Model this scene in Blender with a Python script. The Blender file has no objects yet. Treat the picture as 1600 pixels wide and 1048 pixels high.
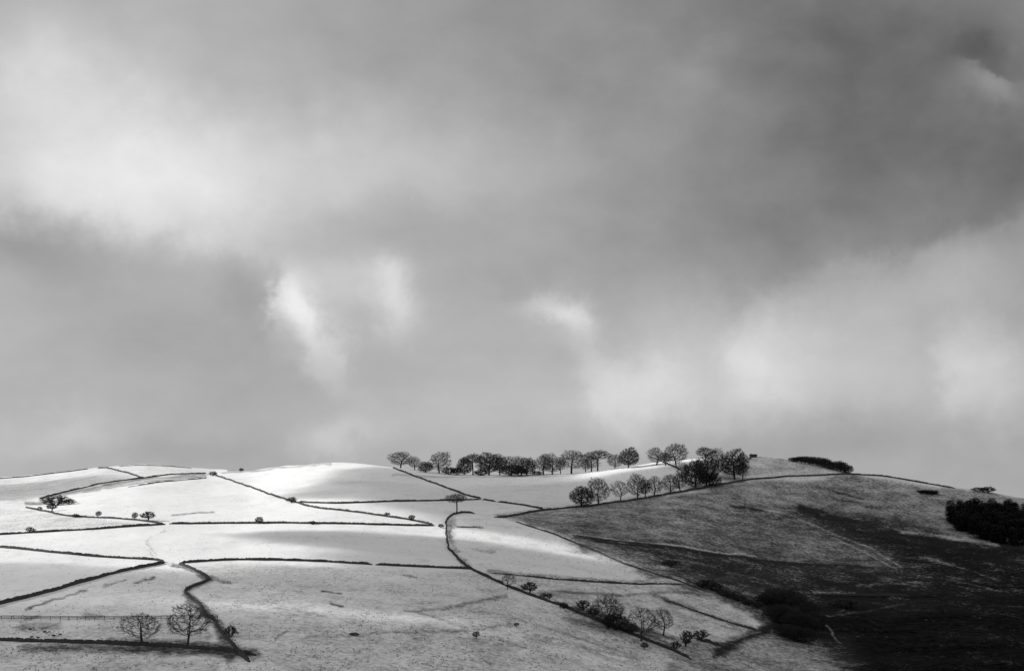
import bpy, math, random
import numpy as np
from mathutils import Vector, Matrix
from mathutils.bvhtree import BVHTree

random.seed(7)
rng = np.random.default_rng(7)
S = bpy.context.scene
COL = S.collection
R = math.radians

# ------------------------------------------------------------------ camera
PW, PH, F = 1600.0, 1048.0, 2462.0          # photograph size and focal length in its pixels
HORIZON = 760.0
PITCH = math.atan((HORIZON - PH / 2) / F)
cam_d = bpy.data.cameras.new('camera')
cam_d.sensor_width = 36.0
cam_d.lens = F / PW * 36.0
cam_d.clip_start = 0.5
cam_d.clip_end = 80000.0
cam = bpy.data.objects.new('camera', cam_d)
COL.objects.link(cam)
cam.location = (0, 0, 0)
cam.rotation_euler = (math.pi / 2 + PITCH, 0, 0)
S.camera = cam

# ------------------------------------------------------------------ sun + exposure
SUN_AZ, SUN_EL = R(-80), R(25)              # azimuth measured clockwise from the view direction (+Y)
SUNV = Vector((math.sin(SUN_AZ) * math.cos(SUN_EL), math.cos(SUN_AZ) * math.cos(SUN_EL), math.sin(SUN_EL)))
sun_d = bpy.data.lights.new('sun', 'SUN')
sun_d.energy = 4.8
sun_d.angle = R(0.6)
sun_d.color = (1, 0.995, 0.99)
sun = bpy.data.objects.new('sun', sun_d)
COL.objects.link(sun)
sun.location = SUNV * 300
sun.rotation_euler = (-SUNV).to_track_quat('-Z', 'Y').to_euler()
vs = S.view_settings
vs.view_transform = 'Standard'
vs.look = 'None'
vs.exposure = 0.0
vs.gamma = 1.0
vs.use_curve_mapping = False
S.render.engine = 'CYCLES'
S.cycles.use_denoising = True
S.cycles.max_bounces = 5
S.cycles.volume_bounces = 0
S.cycles.transparent_max_bounces = 32


def ray(px, py):
    """direction of a photograph pixel, scaled so that y (forward) = 1; works on arrays"""
    a = (np.asarray(px, float) - PW / 2) / F
    b = -(np.asarray(py, float) - PH / 2) / F
    c, s = math.cos(PITCH), math.sin(PITCH)
    y = c - b * s
    z = s + b * c
    return a / y, z / y


# ------------------------------------------------------------------ sky
world = bpy.data.worlds.new('World')
S.world = world
world.use_nodes = True
wn, wl = world.node_tree.nodes, world.node_tree.links
wn.clear()


def wm(op, a, b=None, c=None, clamp=False):
    n = wn.new('ShaderNodeMath')
    n.operation = op
    n.use_clamp = clamp
    for i, v in enumerate((a, b, c)):
        if v is None:
            continue
        if isinstance(v, (int, float)):
            n.inputs[i].default_value = v
        else:
            wl.new(v, n.inputs[i])
    return n.outputs[0]


tc = wn.new('ShaderNodeTexCoord')
sep = wn.new('ShaderNodeSeparateXYZ')
wl.new(tc.outputs['Generated'], sep.inputs[0])
AZ = wm('ARCTAN2', sep.outputs[0], sep.outputs[1])
EL = wm('ARCSINE', sep.outputs[2])


def sky_noise(scale, detail, rough, stretch=1.0, w=0.0):
    mp = wn.new('ShaderNodeMapping')
    wl.new(tc.outputs['Generated'], mp.inputs[0])
    mp.inputs['Scale'].default_value = (1, 1, stretch)
    mp.inputs['Location'].default_value = (w, w * 0.7, w * 1.3)
    n = wn.new('ShaderNodeTexNoise')
    n.inputs['Scale'].default_value = scale
    n.inputs['Detail'].default_value = detail
    n.inputs['Roughness'].default_value = rough
    wl.new(mp.outputs[0], n.inputs['Vector'])
    return n


# the directions are bent by two noises, so that cloud edges fray and curl
w1 = sky_noise(9, 6, 0.6, 1.0, 3.1)
w2 = sky_noise(30, 8, 0.58, 1.0, 8.7)
s1 = wn.new('ShaderNodeSeparateXYZ'); wl.new(w1.outputs['Color'], s1.inputs[0])
s2 = wn.new('ShaderNodeSeparateXYZ'); wl.new(w2.outputs['Color'], s2.inputs[0])
AZW = wm('ADD', AZ, wm('ADD', wm('MULTIPLY_ADD', s1.outputs[0], 0.045, -0.0225), wm('MULTIPLY_ADD', s2.outputs[0], 0.040, -0.020)))
ELW = wm('ADD', EL, wm('ADD', wm('MULTIPLY_ADD', s1.outputs[1], 0.036, -0.018), wm('MULTIPLY_ADD', s2.outputs[1], 0.034, -0.017)))

# bright and dark parts of the cloud layer: x, y, half sizes (photo pixels), tilt (degrees, clockwise), amount
CLOUD_PARTS = [
    (150, 280, 230, 150, 13, .125, 'lower'), (320, 335, 220, 95, 8, .06, 'lower'), (90, 120, 80, 90, 0, .06),
    (560, 255, 330, 75, 3, .085), (40, 385, 130, 40, 20, -.07), (330, 530, 260, 50, 0, -.025),
    (400, 470, 40, 60, 0, -.05), (458, 474, 46, 46, 15, .16, 'left'), (512, 545, 26, 70, -35, .12), (530, 450, 70, 30, 0, .03),
    (603, 465, 36, 44, -20, .13), (590, 420, 50, 25, 0, .06),
    (890, 490, 36, 30, 0, .12), (850, 476, 50, 18, 10, .11), (922, 570, 22, 85, -16, .07),
    (1010, 600, 70, 45, -20, .12), (1170, 560, 80, 62, 10, .08, 'left'), (1130, 520, 130, 60, 10, .04),
    (1525, 590, 80, 66, 0, .08, 'left'), (1470, 420, 200, 80, -14, .09, 'upper'), (1540, 120, 46, 22, 20, .10, 'upper'),
    (1530, 85, 60, 26, 20, -.08), (1050, 100, 80, 70, 30, .05), (100, 685, 110, 34, 0, .07),
    (525, 685, 55, 24, -15, .08), (960, 650, 150, 50, 0, .06), (1330, 690, 330, 45, 0, -.08),
    (350, 712, 420, 26, 0, -.03), (700, 560, 160, 110, 0, .025),
    (1640, 230, 560, 250, 10, -.23), (1380, 620, 300, 90, 0, .04), (1250, 250, 330, 210, -10, -.06), (1100, 10, 480, 110, 0, -.11),
    (640, 345, 180, 40, -8, -.04), (1350, 560, 330, 110, 0, .05), (1000, 400, 260, 90, 0, -.035),
]
total = None
for (x, y, sx, sy, rot, amp, *edge) in CLOUD_PARTS:
    rx, rz = ray(x, y)
    ca, ce = math.atan2(rx, 1), math.atan2(rz, math.hypot(rx, 1))
    du, dv = wm('SUBTRACT', AZW, float(ca)), wm('SUBTRACT', ELW, float(ce))
    c, s = math.cos(R(-rot)), math.sin(R(-rot))
    u = wm('ADD', wm('MULTIPLY', du, c * F / sx), wm('MULTIPLY', dv, s * F / sx))
    v = wm('ADD', wm('MULTIPLY', du, -s * F / sy), wm('MULTIPLY', dv, c * F / sy))
    q = wm('MULTIPLY_ADD', u, u, wm('MULTIPLY', v, v))
    g = wm('MULTIPLY', wm('EXPONENT', wm('MULTIPLY', q, -0.8)), amp)
    if edge:                                   # a cloud with one firmer edge
        e = {'left': u, 'right': wm('MULTIPLY', u, -1.0), 'lower': v, 'upper': wm('MULTIPLY', v, -1.0)}[edge[0]]
        k = wn.new('ShaderNodeMapRange')
        k.interpolation_type = 'SMOOTHSTEP'
        wl.new(e, k.inputs['Value'])
        k.inputs['From Min'].default_value = -0.85
        k.inputs['From Max'].default_value = -0.35
        g = wm('MULTIPLY', wm('MULTIPLY', g, 1.25), k.outputs[0])
    total = g if total is None else wm('ADD', total, g)
n1 = sky_noise(7, 6, 0.55, 2.2, 1.7)
n2 = sky_noise(20, 6, 0.55, 1.5, 5.2)
n3 = sky_noise(14, 7, 0.52, 1.2, 2.9)
n3.inputs['Distortion'].default_value = 0.25
tone = wm('ADD', wm('MULTIPLY', total, wm('MULTIPLY_ADD', n3.outputs[0], 0.9, 0.55)), 0.69)
tone = wm('ADD', tone, wm('MULTIPLY_ADD', n1.outputs[0], 0.12, -0.06))
tone = wm('ADD', tone, wm('MULTIPLY_ADD', n2.outputs[0], 0.07, -0.035))
tone = wm('MAXIMUM', tone, 0.05)
cloud_lum = wm('POWER', tone, 2.2)
nish = wn.new('ShaderNodeTexSky')
nish.sky_type = 'NISHITA'
nish.sun_disc = False
nish.sun_elevation = SUN_EL
nish.sun_rotation = SUN_AZ % (2 * math.pi)
bw = wn.new('ShaderNodeRGBToBW')
wl.new(nish.outputs[0], bw.inputs[0])
sky_lum = wm('ADD', wm('MULTIPLY', cloud_lum, 0.94), wm('MULTIPLY', wm('MINIMUM', bw.outputs[0], 8.0), 0.006))
bg = wn.new('ShaderNodeBackground')
wl.new(wm('MULTIPLY', sky_lum, 10.0), bg.inputs['Color'])
bg.inputs['Strength'].default_value = 0.1
wo = wn.new('ShaderNodeOutputWorld')
wl.new(bg.outputs[0], wo.inputs[0])


# ------------------------------------------------------------------ helpers
def tag(o, label=None, cat=None, group=None, kind=None):
    for k, v in (('label', label), ('category', cat), ('group', group), ('kind', kind)):
        if v:
            o[k] = v
    return o


def mesh_np(name, verts, faces, mat=None, smooth=False):
    """verts Nx3, faces MxK (all faces the same size)"""
    verts = np.asarray(verts, np.float32)
    faces = np.asarray(faces, np.int32)
    me = bpy.data.meshes.new(name)
    me.vertices.add(len(verts))
    me.vertices.foreach_set('co', verts.ravel())
    k = faces.shape[1]
    me.loops.add(faces.size)
    me.loops.foreach_set('vertex_index', faces.ravel())
    me.polygons.add(len(faces))
    me.polygons.foreach_set('loop_start', np.arange(0, faces.size, k, dtype=np.int32))
    me.polygons.foreach_set('loop_total', np.full(len(faces), k, np.int32))
    if smooth:
        me.polygons.foreach_set('use_smooth', np.ones(len(faces), bool))
    if mat:
        me.materials.append(mat)
    me.update(calc_edges=True)
    return me


def obj(name, me, parent=None):
    o = bpy.data.objects.new(name, me)
    COL.objects.link(o)
    if parent:
        o.parent = parent
    return o


def empty(name, loc, rz=0.0, scale=(1, 1, 1)):
    o = bpy.data.objects.new(name, None)
    o.empty_display_size = 0.5
    COL.objects.link(o)
    o.location = loc
    o.rotation_euler = (0, 0, rz)
    o.scale = scale
    return o


def vnoise(x, y, seed=0):
    xi, yi = np.floor(x).astype(np.int64), np.floor(y).astype(np.int64)
    fx, fy = x - xi, y - yi
    fx, fy = fx * fx * fx * (fx * (fx * 6 - 15) + 10), fy * fy * fy * (fy * (fy * 6 - 15) + 10)

    def h(a, b):
        n = (a * 374761393 + b * 668265263 + seed * 1442695041) & 0x7fffffff
        n = ((n ^ (n >> 13)) * 1274126177) & 0x7fffffff
        n = ((n ^ (n >> 16)) * 1103515245) & 0x7fffffff
        return (n & 0xffff) / 65535.0 * 2 - 1
    a, b, c, d = h(xi, yi), h(xi + 1, yi), h(xi, yi + 1), h(xi + 1, yi + 1)
    return (a * (1 - fx) + b * fx) * (1 - fy) + (c * (1 - fx) + d * fx) * fy


# ------------------------------------------------------------------ materials (the photograph is black and white)
def nodes_of(name):
    m = bpy.data.materials.new(name)
    m.use_nodes = True
    nt = m.node_tree
    return m, nt, nt.nodes['Principled BSDF']


def simple_mat(name, lo, hi, scale, rough=0.9, bump=0.3, dist=0.02, detail=5):
    m, nt, b = nodes_of(name)
    tcn = nt.nodes.new('ShaderNodeTexCoord')
    n = nt.nodes.new('ShaderNodeTexNoise')
    n.inputs['Scale'].default_value = scale
    n.inputs['Detail'].default_value = detail
    n.inputs['Roughness'].default_value = 0.65
    nt.links.new(tcn.outputs['Object'], n.inputs['Vector'])
    r = nt.nodes.new('ShaderNodeMapRange')
    r.inputs['From Min'].default_value = 0.3
    r.inputs['From Max'].default_value = 0.7
    r.inputs['To Min'].default_value = lo
    r.inputs['To Max'].default_value = hi
    nt.links.new(n.outputs[0], r.inputs['Value'])
    nt.links.new(r.outputs[0], b.inputs['Base Color'])
    b.inputs['Roughness'].default_value = rough
    b.inputs['Specular IOR Level'].default_value = 0.05
    if bump:
        bp = nt.nodes.new('ShaderNodeBump')
        bp.inputs['Strength'].default_value = bump
        bp.inputs['Distance'].default_value = dist
        nt.links.new(n.outputs[0], bp.inputs['Height'])
        nt.links.new(bp.outputs[0], b.inputs['Normal'])
    return m


M_STONE = simple_mat('gritstone', 0.025, 0.085, 3.0, 0.95, 0.6, 0.05)
M_COPE = simple_mat('coping_stone', 0.03, 0.11, 2.0, 0.95, 0.5, 0.05)
M_BARK = simple_mat('bark', 0.030, 0.075, 4.0, 0.95, 0.6, 0.03)
M_TWIG = simple_mat('twigs', 0.028, 0.06, 0.8, 0.95, 0)
M_DENSE = simple_mat('thorn_twigs', 0.025, 0.055, 0.8, 0.95, 0)
M_NEEDLE = simple_mat('needles', 0.010, 0.030, 1.2, 0.9, 0)
M_TUFT = simple_mat('dead_grass', 0.04, 0.10, 0.3, 0.95, 0)
M_TIMBER = simple_mat('weathered_timber', 0.04, 0.10, 5.0, 0.9, 0.3)
M_ROCK = simple_mat('boulder_stone', 0.03, 0.09, 2.5, 0.95, 0.7, 0.05)
M_ROOF = simple_mat('stone_slate', 0.03, 0.06, 2.5, 0.9, 0.4)


def ground_material():
    m, nt, b = nodes_of('snowy_pasture')
    N, L = nt.nodes, nt.links

    def mth(op, a, bb=None, clamp=False):
        n = N.new('ShaderNodeMath'); n.operation = op; n.use_clamp = clamp
        for i, v in enumerate((a, bb)):
            if v is None: continue
            if isinstance(v, (int, float)): n.inputs[i].default_value = v
            else: L.new(v, n.inputs[i])
        return n.outputs[0]
    geo = N.new('ShaderNodeTexCoord')

    def noise(scale, detail, rough, sc=(1, 1, 1)):
        mp = N.new('ShaderNodeMapping'); mp.inputs['Scale'].default_value = sc
        L.new(geo.outputs['Object'], mp.inputs[0])
        n = N.new('ShaderNodeTexNoise')
        n.inputs['Scale'].default_value = scale; n.inputs['Detail'].default_value = detail
        n.inputs['Roughness'].default_value = rough
        L.new(mp.outputs[0], n.inputs['Vector'])
        return n.outputs[0]
    cov = N.new('ShaderNodeAttribute'); cov.attribute_name = 'cover_shade'
    moor_gloom = N.new('ShaderNodeAttribute'); moor_gloom.attribute_name = 'moor_gloom'
    fine = noise(0.9, 4, 0.68, (0.7, 0.45, 0.6))        # tufts, about a metre
    mid = noise(0.09, 5, 0.62, (1.0, 0.8, 1.0))         # hollows, about ten metres
    big = noise(0.018, 4, 0.6)
    mixn = mth('ADD', mth('ADD', mth('MULTIPLY', fine, 0.46), mth('MULTIPLY', mid, 0.36)), mth('MULTIPLY', big, 0.18))
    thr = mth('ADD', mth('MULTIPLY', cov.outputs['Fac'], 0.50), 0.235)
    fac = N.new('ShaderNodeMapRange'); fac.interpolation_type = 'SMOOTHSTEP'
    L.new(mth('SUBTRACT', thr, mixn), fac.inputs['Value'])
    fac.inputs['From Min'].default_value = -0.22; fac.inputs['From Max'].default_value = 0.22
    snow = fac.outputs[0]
    # what lies under the snow: bleached grass, near-black heather tone that paints in the valley's shade
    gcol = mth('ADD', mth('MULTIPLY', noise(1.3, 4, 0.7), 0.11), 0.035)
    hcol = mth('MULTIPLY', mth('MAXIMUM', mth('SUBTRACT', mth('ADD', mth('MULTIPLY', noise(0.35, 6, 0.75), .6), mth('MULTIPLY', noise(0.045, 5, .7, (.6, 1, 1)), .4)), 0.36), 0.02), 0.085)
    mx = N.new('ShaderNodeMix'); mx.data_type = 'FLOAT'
    L.new(moor_gloom.outputs['Fac'], mx.inputs['Factor']); L.new(gcol, mx.inputs['A']); L.new(hcol, mx.inputs['B'])
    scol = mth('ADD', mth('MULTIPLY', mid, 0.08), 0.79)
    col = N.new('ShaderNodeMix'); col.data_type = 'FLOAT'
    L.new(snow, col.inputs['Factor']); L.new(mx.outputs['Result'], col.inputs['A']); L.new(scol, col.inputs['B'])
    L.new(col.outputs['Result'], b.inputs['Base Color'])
    b.inputs['Roughness'].default_value = 0.9
    b.inputs['Specular IOR Level'].default_value = 0.0
    bp = N.new('ShaderNodeBump')
    bp.inputs['Strength'].default_value = 0.5; bp.inputs['Distance'].default_value = 0.25
    L.new(mth('ADD', mth('MULTIPLY', mid, 1.2), mth('MULTIPLY', fine, 0.35)), bp.inputs['Height'])
    L.new(bp.outputs[0], b.inputs['Normal'])
    return m


M_GROUND = ground_material()

# ------------------------------------------------------------------ terrain
CREST = [(-1500, 800), (-600, 775), (-200, 755), (38, 744), (90, 738), (150, 730), (220, 725.5), (270, 728), (330, 733), (390, 734.5),
         (450, 728), (520, 723), (570, 724), (610, 729), (650, 733), (700, 739), (750, 741), (800, 742), (850, 740), (900, 738),
         (960, 731), (1000, 727), (1030, 722), (1080, 716), (1130, 713), (1180, 712), (1230, 716.5), (1280, 726), (1330, 738.5),
         (1380, 743), (1440, 753), (1500, 763), (1562, 771), (1700, 790), (2000, 830), (3100, 900)]
C_D = [(-1500, 1700), (38, 1500), (330, 1400), (520, 1180), (700, 1100), (900, 1080), (1180, 1060), (1330, 1000), (1562, 960), (3100, 1000)]
M_D = [(-1500, 480), (0, 490), (400, 505), (800, 545), (1000, 600), (1250, 690), (1562, 700), (3100, 700)]   # at y = 930
B_D = [(-1500, 360), (0, 365), (400, 370), (800, 400), (1000, 440), (1250, 505), (1562, 505), (3100, 500)]   # at y = 1060
cols = np.concatenate([np.linspace(-1500, -120, 40, endpoint=False), np.arange(-120, 1720, 3.2), np.linspace(1720, 3100, 40)])


def curve(ctrl, width):
    xs = np.arange(-1700, 3300, 2.0)
    v = np.interp(xs, [c[0] for c in ctrl], [c[1] for c in ctrl])
    k = np.hanning(int(width / 2) * 2 + 3); k /= k.sum()
    p = len(k) // 2
    v = np.convolve(np.pad(v, p, mode='edge'), k, mode='valid')
    return np.interp(cols, xs, v)


yc, Dc, Dm, Db = curve(CREST, 22), curve(C_D, 200), curve(M_D, 200), curve(B_D, 200)
YB = 1060.0
NV = 270
s_rows = np.linspace(0, 1, NV) ** 1.35                     # 0 = crest, 1 = bottom
tt = s_rows[:, None]


def warp(t): return 0.8 * t + 0.2 * np.sqrt(t)


tm = (930 - yc) / (YB - yc)
sm = warp(tm)
ic, im, ib = 1 / Dc, 1 / Dm, 1 / Db
A = ((im - ic) - (ib - ic) * sm ** 2) / (sm - sm ** 2)
B = (ib - ic) - A
PYg = yc[None, :] + (YB - yc[None, :]) * tt
sw = warp(tt)
inv = ic + A * sw + B * sw ** 2
Dg = 1 / inv
PXg = np.broadcast_to(cols[None, :], PYg.shape)
rx, rz = ray(PXg, PYg)
VX, VY, VZ = rx * Dg, Dg, rz * Dg
# beyond the crest: the land falls away and runs on to the horizon
ks = np.array([40, 22, 12, 7, 4, 2.6, 1.9, 1.5, 1.3, 1.18, 1.1, 1.06, 1.03, 1.012])[:, None]
zc = VZ[0][None, :]
FX, FY = VX[0][None, :] * ks, VY[0][None, :] * ks
FZ = np.minimum(zc * ks, zc) - 60 * (1 - np.exp(-(ks - 1) * 2.0))
# towards the camera: valley floor, then up the near hillside to the viewpoint
es = np.linspace(0, 1, 34)[1:, None]
ND = Db[None, :] * (1 - es) + 2.0 * es
NXr = VX[-1][None, :] / VY[-1][None, :]
floor = np.minimum(VZ[-1], -50)[None, :]
up = np.clip((es - 0.25) / 0.75, 0, 1) ** 1.3
down = np.clip(es / 0.3, 0, 1); down = down * down * (3 - 2 * down)
NZ = (VZ[-1][None, :] * (1 - down) + (floor - 6) * down) * (1 - up) + (-2.2) * up
GX = np.vstack([FX, VX, NXr * ND])
GY = np.vstack([FY, VY, ND])
GZ = np.vstack([FZ, VZ, NZ])
rel = 0.55 * vnoise(GX / 46, GY / 60, 1) + 0.28 * vnoise(GX / 19, GY / 24, 2) + 0.10 * vnoise(GX / 7, GY / 9, 3) + 0.05 * vnoise(GX / 3, GY / 3.6, 4)
GZ = GZ + rel * np.clip(GY / 150, 0, 1)
nr, nc = GX.shape
NF = len(ks)
PYa = np.vstack([np.broadcast_to(yc[None, :], FX.shape), PYg, np.full(ND.shape, 1070.0)])
PXa = np.broadcast_to(cols[None, :], PYa.shape)
gv = np.stack([GX, GY, GZ], -1).reshape(-1, 3)
idx = np.arange(nr * nc).reshape(nr, nc)
gf = np.stack([idx[:-1, :-1], idx[1:, :-1], idx[1:, 1:], idx[:-1, 1:]], -1).reshape(-1, 4)


# snow cover, field by field (1 deep snow, 0 bare ground); heather tone under it; both also carry painted shade
def inside(poly, x, y):
    r = np.zeros(x.shape, bool)
    n = len(poly)
    for i in range(n):
        (x0, y0), (x1, y1) = poly[i], poly[(i + 1) % n]
        if y0 == y1: continue
        c = ((y0 > y) != (y1 > y)) & (x < (x1 - x0) * (y - y0) / (y1 - y0) + x0)
        r ^= c
    return r


def seg_dist(pts, x, y, aspect=1.0):
    d = np.full(x.shape, 1e9)
    for (x0, y0), (x1, y1) in zip(pts[:-1], pts[1:]):
        dx, dy = x1 - x0, (y1 - y0) * aspect
        L2 = dx * dx + dy * dy + 1e-9
        t = np.clip(((x - x0) * dx + (y - y0) * aspect * dy) / L2, 0, 1)
        d = np.minimum(d, np.hypot(x - x0 - t * dx, (y - y0) * aspect - t * dy))
    return d


def feather(poly, x, y, w):
    """1 inside, fading to 0 within w pixels of the outline"""
    d = seg_dist(poly + poly[:1], x, y)
    sd = np.where(inside(poly, x, y), d, -d)
    t = np.clip(sd / w * 0.5 + 0.5, 0, 1)
    return t * t * (3 - 2 * t)


cover_shade = np.full(PYa.shape, 0.91)
moor_gloom = np.zeros(PYa.shape)
wob_x = PXa + 14 * vnoise(PXa / 60, PYa / 22, 11) + 5 * vnoise(PXa / 17, PYa / 7, 12)
wob_y = PYa + 5 * vnoise(PXa / 60, PYa / 22, 13) + 2 * vnoise(PXa / 17, PYa / 7, 14)
AREAS = [   # polygon, feather, snow amount, dark tone
    ([(-200, 700), (330, 700), (330, 742), (222, 748), (100, 770), (38, 790), (-200, 800)], 8, .73, 0),
    ([(-200, 796), (60, 797), (120, 808), (255, 818), (120, 829), (-200, 834)], 4, .74, 0),
    ([(280, 884), (460, 879), (735, 892), (880, 950), (1050, 1014), (1100, 1200), (370, 1200), (340, 985), (289, 925), (328, 905)], 6, .71, 0),
    ([(500, 975), (760, 955), (1050, 1014), (1100, 1200), (300, 1200)], 30, .60, 0),
    ([(-200, 970), (330, 970), (360, 1200), (-200, 1200)], 6, .66, 0),
    ([(-200, 880), (60, 950), (250, 882), (330, 905), (290, 925), (340, 968), (-200, 968)], 8, .80, 0),
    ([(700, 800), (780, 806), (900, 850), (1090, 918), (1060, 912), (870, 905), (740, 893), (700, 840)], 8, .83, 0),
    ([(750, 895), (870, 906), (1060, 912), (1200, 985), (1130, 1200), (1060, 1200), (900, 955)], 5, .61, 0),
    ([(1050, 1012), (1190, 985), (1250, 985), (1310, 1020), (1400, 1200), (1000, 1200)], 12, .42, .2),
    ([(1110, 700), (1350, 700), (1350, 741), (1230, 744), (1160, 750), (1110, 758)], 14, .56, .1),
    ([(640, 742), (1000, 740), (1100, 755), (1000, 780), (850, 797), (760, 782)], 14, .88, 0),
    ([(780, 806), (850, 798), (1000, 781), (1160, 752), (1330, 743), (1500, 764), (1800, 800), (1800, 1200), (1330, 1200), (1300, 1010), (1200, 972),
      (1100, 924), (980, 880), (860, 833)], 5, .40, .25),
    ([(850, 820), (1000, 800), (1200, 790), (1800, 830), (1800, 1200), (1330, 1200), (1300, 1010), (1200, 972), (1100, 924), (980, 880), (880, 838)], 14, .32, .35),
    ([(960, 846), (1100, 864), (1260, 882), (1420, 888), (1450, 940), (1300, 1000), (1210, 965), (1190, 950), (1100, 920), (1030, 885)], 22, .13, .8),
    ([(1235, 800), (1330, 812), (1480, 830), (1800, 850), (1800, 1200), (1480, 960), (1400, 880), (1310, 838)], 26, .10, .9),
    ([(1270, 936), (1450, 925), (1800, 910), (1800, 1200), (1350, 1200), (1310, 1020), (1240, 975)], 60, .02, 1.0),  # valley floor: its deep shade put into the ground colour
    ([(1400, 770), (1480, 775), (1540, 850), (1480, 840)], 14, .40, .6),
    ([(880, 950), (960, 968), (1060, 1012), (950, 1000), (890, 965)], 10, .42, .4),  # shadow of the trees on the long wall, painted into the ground
]
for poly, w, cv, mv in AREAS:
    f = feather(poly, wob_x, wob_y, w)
    cover_shade = cover_shade * (1 - f) + cv * f
    moor_gloom = moor_gloom * (1 - f) + mv * f
LINES = [   # worn or wind-swept strips, some painted shade: polyline, half width, snow amount, dark tone
    ([(268, 880), (300, 889), (327, 906), (295, 919), (289, 925), (318, 955), (345, 985), (365, 1014)], 4, .36, .2),
    ([(300, 935), (335, 970), (352, 1000), (360, 1030)], 8, .34, .2),
    ([(278, 882), (300, 892)], 3, .4, 0), ([(330, 900), (345, 908), (362, 911)], 3, .45, 0),
    ([(286, 925), (292, 938), (312, 946)], 2.2, .45, 0),
    ([(38, 950), (60, 942), (95, 930), (135, 920)], 2.0, .35, 0), ([(160, 916), (195, 906)], 1.6, .45, 0), ([(210, 911), (240, 902)], 1.8, .35, 0),
    ([(706, 812), (705, 840), (712, 862), (730, 884)], 5, .55, 0),  # shadow of the curving wall, painted along its right side
    ([(62, 783), (110, 771), (170, 761), (240, 752), (320, 745)], 2.5, .50, 0), ([(62, 779), (100, 769), (222, 748), (320, 741)], 2.4, .40, 0),
    ([(38, 786), (70, 786), (100, 784)], 3, .4, 0),
    ([(270, 804), (300, 801), (332, 800)], 1.5, .40, 0), ([(360, 735), (400, 734)], 1.6, .4, 0),
    ([(502, 922), (530, 927)], 2, .25, .3), ([(518, 944), (538, 949)], 2, .2, .3), ([(630, 955), (650, 956)], 2, .35, 0), ([(632, 895), (648, 898)], 1.6, .45, 0),
    ([(650, 955), (700, 950), (760, 935), (790, 930)], 3.2, .47, 0), ([(655, 958), (700, 975), (740, 986)], 2.4, .45, 0),
    ([(480, 996), (600, 990), (740, 986), (800, 978)], 2.6, .45, 0), ([(430, 1000), (447, 985), (455, 980)], 1.6, .4, 0),
    ([(712, 823), (735, 823), (755, 824)], 1.6, .4, 0), ([(735, 855), (770, 862)], 2.5, .6, 0),
    ([(765, 893), (870, 902), (1000, 909), (1065, 908)], 3.4, .50, 0), ([(990, 905), (1060, 905)], 3, .5, 0),
    ([(840, 924), (910, 927), (970, 929), (1060, 925), (1110, 930)], 2.2, .36, 0),
    ([(1025, 930), (1060, 945), (1120, 965), (1185, 985)], 3.0, .32, .2), ([(1090, 910), (1120, 926), (1150, 940), (1190, 955)], 5, .25, .6),
    ([(1120, 1020), (1160, 1000), (1200, 982), (1230, 965)], 8, .10, .8), ([(1140, 1000), (1190, 985)], 3, .3, .5),
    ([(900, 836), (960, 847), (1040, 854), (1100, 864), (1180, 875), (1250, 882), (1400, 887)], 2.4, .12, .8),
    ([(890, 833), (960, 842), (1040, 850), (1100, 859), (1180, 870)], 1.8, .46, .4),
    ([(1140, 792), (1190, 798)], 2, .15, .7), ([(1438, 768), (1465, 769)], 2.6, .05, .9), ([(1300, 768), (1345, 778)], 1.6, .2, .6),
    ([(1270, 930), (1400, 931), (1470, 933)], 2.4, .03, 1), ([(1270, 925), (1340, 926)], 1.6, .30, .7),
    ([(38, 1010), (400, 1020)], 8, .3, .6), ([(170, 1004), (370, 1012)], 7, .3, .5), ([(38, 975), (90, 975)], 8, .42, .2),  # darker ground below the bottom left wall
    ([(130, 960), (155, 962)], 5, .5, .2), ([(38, 962), (60, 958)], 3, .45, .2),
    ([(260, 825), (238, 840), (228, 848), (240, 866)], 1.4, .62, 0), ([(236, 838), (232, 850), (246, 866)], 1.2, .65, 0),
    ([(900, 950), (960, 972), (1040, 1005)], 6, .22, .6), ([(1010, 985), (1060, 1000), (1090, 1004)], 4, .3, .5),  # first strip deepens the painted tree shadow by the long wall
    ([(1090, 998), (1130, 1008)], 2.5, .1, .8), ([(980, 1020), (800, 965)], 2, .5, .1), ([(820, 990), (900, 1006), (1000, 1030)], 2.5, .5, .2),
    ([(1290, 775), (1400, 800), (1500, 812)], 3, .3, .4), ([(1400, 830), (1562, 850)], 3, .42, .4),
    ([(1250, 795), (1310, 812), (1400, 834)], 6, .10, .8),
    ([(1290, 962), (1350, 956), (1410, 944)], 1.6, .2, .8), ([(1288, 972), (1300, 985), (1312, 1002)], 1.8, .3, .6), ([(1420, 896), (1490, 905), (1562, 922)], 2, .2, .8),
    ([(1340, 915), (1440, 908)], 2, .22, .7), ([(1440, 870), (1562, 905)], 1.8, .22, .8), ([(345, 737.5), (400, 735.5), (455, 729.5), (520, 725)], 1.3, .55, 0),
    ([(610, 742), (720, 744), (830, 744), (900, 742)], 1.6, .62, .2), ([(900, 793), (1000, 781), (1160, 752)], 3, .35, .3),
]
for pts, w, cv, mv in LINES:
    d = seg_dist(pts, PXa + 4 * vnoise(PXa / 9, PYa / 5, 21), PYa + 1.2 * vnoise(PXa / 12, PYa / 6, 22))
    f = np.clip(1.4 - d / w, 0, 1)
    cover_shade = cover_shade * (1 - f) + cv * f
    moor_gloom = moor_gloom * (1 - f) + mv * f
RUTS = [[(1180, 793), (1240, 808), (1310, 838), (1360, 856), (1408, 884)], [(1300, 840), (1350, 862), (1400, 887)]]
for pts in RUTS:                              # drifted snow lying in the ruts of a track
    d = seg_dist(pts, PXa, PYa)
    f = np.clip(1.3 - d / 1.6, 0, 1) * 0.55
    cover_shade = cover_shade * (1 - f) + .52 * f
ground_me = mesh_np('ground', gv, gf, M_GROUND, True)
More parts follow.
